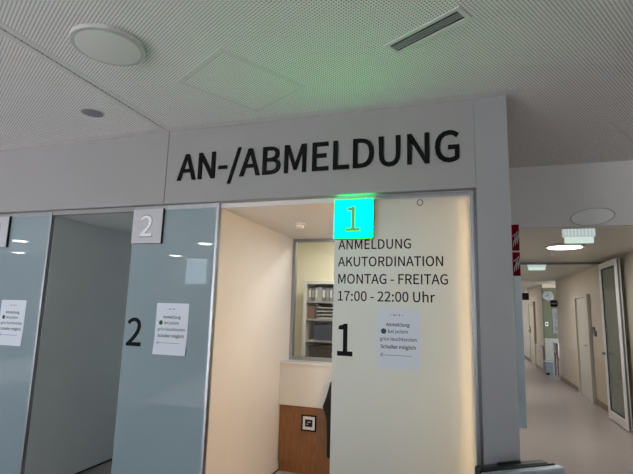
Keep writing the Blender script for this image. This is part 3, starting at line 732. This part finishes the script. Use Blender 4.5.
for xx in (sx0 + .05, sx1 - .09):
    bm = NB(); box(bm, xx, xx + .04, 2.632, 2.6395, sz - .09, sz - .035); obj('latch', bm, M_alu, front, bevel=.003)
t.rotation_euler.z = math.radians(37)

# ------------------------------------------------------------------ corridor fittings
def exit_lamp(x0, x1, y, ztop, zmid, zbot, label, d=.07):
    t = thing('exit_lamp', ((x0 + x1) / 2, y, ztop), label, 'exit sign lamp', 'lit emergency exit lamps')
    bm = NB(); box(bm, x0, x1, y - d / 2, y + d / 2, zmid, ztop); obj('housing', bm, M_exitbox, t, bevel=.004)
    for k in range(9):
        bm = NB(); xx = x0 + (x1 - x0) * (k + .5) / 9; box(bm, xx - .003, xx + .003, y - d / 2 - .0025, y - d / 2 - .0003, zmid + .01, ztop - .01)
        obj('louvre', bm, M_exit, t)
    bm = NB(); box(bm, x0 + .014, x1 - .014, y - .012, y + .012, zbot, zmid - .0005); obj('light_plate', bm, M_exit, t, bevel=.002)
exit_lamp(.982, 1.277, 5.33, ZCC, E + .836, E + .770, 'lit white exit lamp hanging nearest, just under the bulkhead')
# header across the corridor and glass door leaf
sbox('trim_6', M_darkalu, CX1, XW - .004, 8.80, 8.88, ZCC - .035, ZCC)
exit_lamp(1.082, 1.39, 9.2, ZCC, E + .900, E + .845, 'small lit exit lamp further down the corridor behind the ceiling bar')

# glass fire door leaf folded open along the right wall
A = Vector((2.135, 8.70, 0)); Bv = Vector((2.135, 7.78, 0))
root = thing('glass_door', (A.x, A.y, 0), 'open glass door leaf with pale metal frame beside the right corridor wall', 'glass door')
dirv = (Bv - A); L_ = dirv.length; ang = math.atan2(dirv.y, dirv.x)
def leaf_box(bm, u0, u1, v0, v1, z0, z1):
    vs = box(bm, u0, u1, v0, v1, z0, z1)
    M = Matrix.Translation(A) @ Matrix.Rotation(ang, 4, 'Z')
    bmesh.ops.transform(bm, matrix=M, verts=vs)
ZL = E + .893
bm = NB(); leaf_box(bm, 0, .085, -.03, .03, .012, ZL); leaf_box(bm, L_ - .085, L_, -.03, .03, .012, ZL)
leaf_box(bm, .085, L_ - .085, -.03, .03, ZL - .09, ZL); leaf_box(bm, .085, L_ - .085, -.03, .03, .012, .14)
obj('frame', bm, mat('pale_door_metal', (.80, .80, .80, 1), .35), root, bevel=.004)
bm = NB()
for s_ in (-.012, .012):
    leaf_box(bm, .085, .10, s_ - .004, s_ + .004, .14, ZL - .09); leaf_box(bm, L_ - .10, L_ - .085, s_ - .004, s_ + .004, .14, ZL - .09)
    leaf_box(bm, .10, L_ - .10, s_ - .004, s_ + .004, ZL - .105, ZL - .09); leaf_box(bm, .10, L_ - .10, s_ - .004, s_ + .004, .14, .155)
obj('gasket', bm, M_black, root)
bm = NB(); leaf_box(bm, .09, L_ - .09, -.006, .006, .145, ZL - .095); gpane = obj('pane', bm, M_clearg, root)
bm = NB(); leaf_box(bm, .03, .05, -.075, -.031, .98, 1.02); leaf_box(bm, .03, .15, -.075, -.062, .985, 1.015); obj('handle', bm, M_darkalu, root, bevel=.004)
bm = NB(); leaf_box(bm, L_ + .0005, L_ + .008, -.012, .012, .02, ZL - .01); obj('edge_seal', bm, M_darkalu, root)
bm = NB()
for k in range(7):
    uu = .20 + .085 * k; zz_ = 1.10 + .05 * math.sin(k * 2.1)
    pts_ = [(uu - .03, zz_ - .05), (uu, zz_), (uu + .035, zz_ + .02), (uu + .06, zz_ - .02)]
    Mx = Matrix.Translation(A) @ Matrix.Rotation(ang, 4, 'Z')
    tube(bm, [Mx @ Vector((p_[0], .009, p_[1])) for p_ in pts_], [.004, .010, .008, .003], 6)
obj('dark_motif', bm, M_darkalu, gpane)  # dark leaf-like strokes just off the pane

# side door in the right wall
t = tag(obj('door_1', (lambda bm: (box(bm, XW - .03, XW - .005, 10.15, 11.02, .005, E + .40), bm)[1])(NB()), M_doorgrey, bevel=.003), kind='structure')
bm = NB(); box(bm, XW - .06, XW - .005, 11.021, 11.13, 0, E + .46); box(bm, XW - .06, XW - .005, 9.98, 10.149, 0, E + .46); box(bm, XW - .06, XW - .005, 10.149, 11.021, E + .405, E + .46)
obj('door_frame', bm, M_doorgrey, t)
bm = NB(); tube(bm, [(XW - .03, 10.25, 1.03), (XW - .08, 10.25, 1.03), (XW - .08, 10.38, 1.03)], .01); obj('door_handle', bm, M_alu, t, smooth=True)
# wall intercom
t = thing('wall_intercom', (XW, 9.75, E - .30), 'small dark intercom plate on the right corridor wall behind the glass door', 'intercom')
bm = NB(); box(bm, XW - .025, XW - .0005, 9.76, 9.88, E - .27, E - .15); obj('plate', bm, M_darkalu, t, bevel=.003)
bm = NB(); box(bm, XW - .035, XW - .0005, 9.66, 9.755, E - .32, E - .22); obj('card_reader', bm, M_darkalu, t, bevel=.003)

# hanging / projecting black signs
def flag(x0, x1, y, z0, z1, label, rod_top):
    t = thing('hanging_sign', ((x0 + x1) / 2, y, z1), label, 'sign', 'small black corridor signs')
    bm = NB(); box(bm, x0, x1, y - .012, y + .012, z0, z1); obj('board', bm, M_black, t, bevel=.002)
    bm = NB(); 
    for xx in (x0 + .04, x1 - .04): tube(bm, [(xx, y, z1), (xx, y, rod_top)], .004)
    obj('rod', bm, M_darkalu, t)
    return t
flag(1.625, 1.813, 15.4, E + .505, E + .715, 'square black sign hanging left of the green wall in the corridor', ZCC)
fs = thing('hanging_sign', (2.15, 13.3, E + .27), 'square black sign on the right corridor wall in front of the green wall', 'sign', 'small black corridor signs')
bm = NB(); box(bm, 2.07, 2.225, 13.288, 13.312, E + .268, E + .442); obj('board', bm, M_black, fs, bevel=.002)
bm = NB(); box(bm, 2.2255, XW - .0005, 13.27, 13.33, E + .30, E + .41); obj('bracket', bm, M_darkalu, fs)
bm = NB()
for k in range(3): lathe(bm, [(.021, 0), (.021, -.001)], (2.105 + k * .043, 13.2875, E + .355), axis='Y', n=16)
obj('symbols', bm, M_signline, fs)

GYW = 14.75
t = thing('wall_clock', (2.235, GYW, E + .455), 'round pale wall clock on the green wall at the corridor end', 'clock')
cc = (2.235, GYW, E + .608)
bm = NB(); lathe(bm, [(.150, -.0005), (.150, -.03), (.138, -.036), (.134, -.030)], cc, axis='Y', n=40, cap=False); obj('rim', bm, M_alu, t, smooth=True)
bm = NB(); lathe(bm, [(.134, -.005), (.134, -.028)], cc, axis='Y', n=40); obj('face', bm, M_clock, t)
bm = NB(); box(bm, cc[0] - .006, cc[0] + .006, GYW - .031, GYW - .029, cc[2] - .01, cc[2] + .105); obj('minute_hand', bm, M_black, t)
bm = NB(); box(bm, cc[0] - .07, cc[0] + .01, GYW - .034, GYW - .032, cc[2] - .007, cc[2] + .007); obj('hour_hand', bm, M_black, t)
t = thing('light_switch', (2.172, GYW, E - .235), 'small white switch on the green wall below the clock', 'switch')
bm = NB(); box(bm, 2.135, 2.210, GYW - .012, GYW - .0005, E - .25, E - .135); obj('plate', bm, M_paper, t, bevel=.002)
bm = NB(); box(bm, 2.155, 2.190, GYW - .018, GYW - .0121, E - .215, E - .165); obj('button', bm, M_black, t)
t = thing('wall_poster', (2.43, GYW, E - .43), 'grey framed poster on the green wall at the corridor end', 'poster')
bm = NB(); frame(bm, 2.335, 2.52, E - .44, E + .245, GYW - .018, GYW - .0005, .018); obj('frame', bm, M_clock, t)
bm = NB(); box(bm, 2.353, 2.502, GYW - .012, GYW - .0006, E - .422, E + .227); obj('print', bm, M_poster, t)
bm = NB(); oval(bm, 2.427, GYW, E + .045, .05, .10, 0, GYW - .0135, GYW - .0122); obj('print_figure', bm, M_tray, t)
for a_, b_ in ((.16, .12), (.37, .24)):
    bm = NB(); box(bm, 2.37, 2.48, GYW - .0135, GYW - .0122, E - a_, E - b_); obj('print_block', bm, M_tray, t)
# bin
t = thing('waste_bin', (2.11, 14.45, 0), 'blue-grey waste bin with pale lid below the green wall', 'waste bin')
bm = NB(); box(bm, 2.02, 2.205, 14.30, 14.62, .02, .33); obj('body', bm, M_bin, t, bevel=.01)
bm = NB(); box(bm, 2.01, 2.215, 14.29, 14.63, .3305, .375); obj('lid', bm, M_towel, t, bevel=.008)
bm = NB(); box(bm, 2.04, 2.11, 14.24, 14.2995, 0, .06); obj('pedal', bm, M_black, t, bevel=.005)
# chair with white cloth
t = thing('wooden_chair', (2.42, 14.1, 0), 'dark reddish wooden chair with a white cloth over its back at the corridor recess', 'chair')
cx0, cx1, cy0, cy1 = 2.265, 2.62, 13.85, 14.25
for nm, x, y, hgt in (('leg', cx0, cy0, .86), ('leg', cx1, cy0, .44), ('leg', cx0, cy1, .86), ('leg', cx1, cy1, .44)):
    bm = NB(); box(bm, x - .02, x + .02, y - .02, y + .02, 0, hgt); obj(nm, bm, M_chairwood, t, bevel=.004)
bm = NB(); box(bm, cx0 + .021, cx1 + .02, cy0 - .02, cy1 + .02, .4405, .475); obj('seat', bm, M_chairwood, t, bevel=.006)
for z in (.60, .72, .82):
    bm = NB(); box(bm, cx0 - .012, cx0 + .012, cy0 + .021, cy1 - .021, z - .025, z + .025); obj('back_slat', bm, M_chairwood, t, bevel=.003)
bm = NB(); box(bm, cx0 + .0215, cx0 + .036, cy0 - .01, cy1 + .01, .52, .89); box(bm, cx0 - .036, cx0 - .0215, cy0 + .1, cy1 + .01, .62, .89); box(bm, cx0 - .036, cx0 + .036, cy0 + .1, cy1 + .01, .862, .89)
tag(obj('white_cloth', bm, M_towel, bevel=.004), 'white cloth draped over the back of the wooden chair in the corridor', 'cloth')
# door in the far wall
t = tag(obj('door_2', (lambda bm: (box(bm, 2.06, 2.083, 16.5, 17.6, .005, E + .42), bm)[1])(NB()), M_doorbeige), kind='structure')
bm = NB(); box(bm, 2.04, 2.0995, 16.4, 16.499, 0, E + .49); box(bm, 2.04, 2.0995, 17.601, 17.7, 0, E + .49); box(bm, 2.04, 2.0995, 16.499, 17.601, E + .421, E + .49); obj('door_frame', bm, M_doorgrey, t)
bm = NB(); box(bm, 2.045, 2.0595, 17.42, 17.50, 1.0, 1.25); tube(bm, [(2.05, 17.46, 1.08), (2.0, 17.46, 1.08), (2.0, 17.32, 1.08)], .012); obj('door_handle', bm, M_black, t)
t = thing('handrail_panel', (2.08, 15.5, .0), 'low beige wall guard panel in front of the far corridor door', 'wall guard')
bm = NB(); box(bm, 2.055, 2.0845, 14.95, 16.35, .081, E - .87); obj('board', bm, M_wains, t, bevel=.004)
bm = NB(); box(bm, 2.045, 2.0845, 14.95, 16.35, E - .8695, E - .84); obj('cap', bm, M_doorgrey, t, bevel=.004)

# ------------------------------------------------------------------ lights
def area(name, loc, size, power, col, rot=(0, 0, 0), sy=None):
    l = bpy.data.lights.new(name, 'AREA'); l.energy = power; l.color = col; l.size = size
    if sy: l.shape = 'RECTANGLE'; l.size_y = sy
    o = bpy.data.objects.new(name, l); COL.objects.link(o); o.location = loc; o.rotation_euler = rot
    return o
def lamp_light(name, loc, r, power, col):
    o = area(name, loc, r * 2, power, col); o.data.shape = 'DISK'; return o
# the lit fittings
lamp_light('corridor_lamp_light', (1.25, 6.72, ZCC - .04), .2, 25, (1, .98, .94))
for k, y in enumerate((10.9, 17.4)):
    lamp((.95, y) if False else (.62, y), .22, M_lampon, 'lit round corridor lamp hidden behind the column', ZCC, .03, 'corridor lamps out of sight')
    lamp_light('corridor_lamp_light', (.62, y, ZCC - .04), .2, 30, (1, .97, .92))
for x, y in ((-5.38, -2.54), (-7.5, -4.5), (-11.9, -3.45), (-9.6, -1.6), (-4.6, -3.9), (1.2, -2.2)):  # reflected lamps first, added ones after
    lamp_light('hall_lamp_light', (x, y, ZC - .04), .14, 8, (1, .97, .93))
# booth ceiling light and office light
lamp((-.74, 3.95), .14, M_lampon, 'lit round lamp on the booth ceiling behind the cream glass', ZN, .02, 'booth lamps')
lamp_light('booth_lamp_light', (-.74, 3.95, ZN - .03), .13, 10, (.86, .96, 1))
lamp((-1.3, 5.4), .2, M_lampon, 'lit round lamp on the office ceiling behind the counter', 2.7, .02, 'office lamps')
lamp_light('office_lamp_light', (-1.3, 5.4, 2.66), .2, 30, (1, .95, .82))
# daylight portals in the windows
for (a, c, z0, z1) in WINS:
    p = area('window_portal', ((a + c) / 2, HY0 - .14, (z0 + z1) / 2), c - a - .1, 1, (1, 1, 1), (PI / 2, 0, 0), z1 - z0 - .1)
    p.rotation_euler = (-PI / 2, 0, PI); p.rotation_euler = (PI / 2, 0, PI)
    p.data.cycles.is_portal = True

W = bpy.data.worlds.new('daylight'); S.world = W; W.use_nodes = True
nt = W.node_tree; bg = nt.nodes['Background']
tc = nt.nodes.new('ShaderNodeTexCoord'); sp = nt.nodes.new('ShaderNodeSeparateXYZ'); rp = nt.nodes.new('ShaderNodeValToRGB')
nt.links.new(tc.outputs['Generated'], sp.inputs[0]); nt.links.new(sp.outputs['Z'], rp.inputs['Fac'])
e = rp.color_ramp.elements
e[0].position = 0; e[0].color = (1.60, 1.62, 1.66, 1); e[1].position = .03; e[1].color = (.72, .88, 1.0, 1)
n = rp.color_ramp.elements.new(.5); n.color = (.62, .78, 1, 1)
nt.links.new(rp.outputs['Color'], bg.inputs['Color']); bg.inputs['Strength'].default_value = 6.0

sun = bpy.data.lights.new('sun', 'SUN'); sun.energy = 27; sun.angle = .01; sun.color = (.90, .96, 1)
so = bpy.data.objects.new('sun', sun); COL.objects.link(so)
so.rotation_euler = Vector((.25, 1, -.62)).to_track_quat('-Z', 'Y').to_euler()

# ------------------------------------------------------------------ camera
cam = bpy.data.cameras.new('camera'); co = bpy.data.objects.new('camera', cam); COL.objects.link(co)
yaw, pit, rol = -.317236, .159348, .028428
f = Vector((math.sin(yaw) * math.cos(pit), math.cos(yaw) * math.cos(pit), math.sin(pit)))
r = Vector((math.cos(yaw), -math.sin(yaw), 0)); u = r.cross(f)
r2 = r * math.cos(rol) + u * math.sin(rol); u2 = -r * math.sin(rol) + u * math.cos(rol)
co.matrix_world = Matrix(((r2.x, u2.x, -f.x, 0), (r2.y, u2.y, -f.y, 0), (r2.z, u2.z, -f.z, E), (0, 0, 0, 1)))
cam.sensor_fit = 'HORIZONTAL'; cam.sensor_width = 36; cam.lens = 458.474 / 633 * 36
cam.clip_start = .02
S.camera = co
S.view_settings.view_transform = 'Standard'; S.view_settings.look = 'None'
S.view_settings.exposure = 0; S.view_settings.gamma = 1; S.view_settings.use_curve_mapping = False
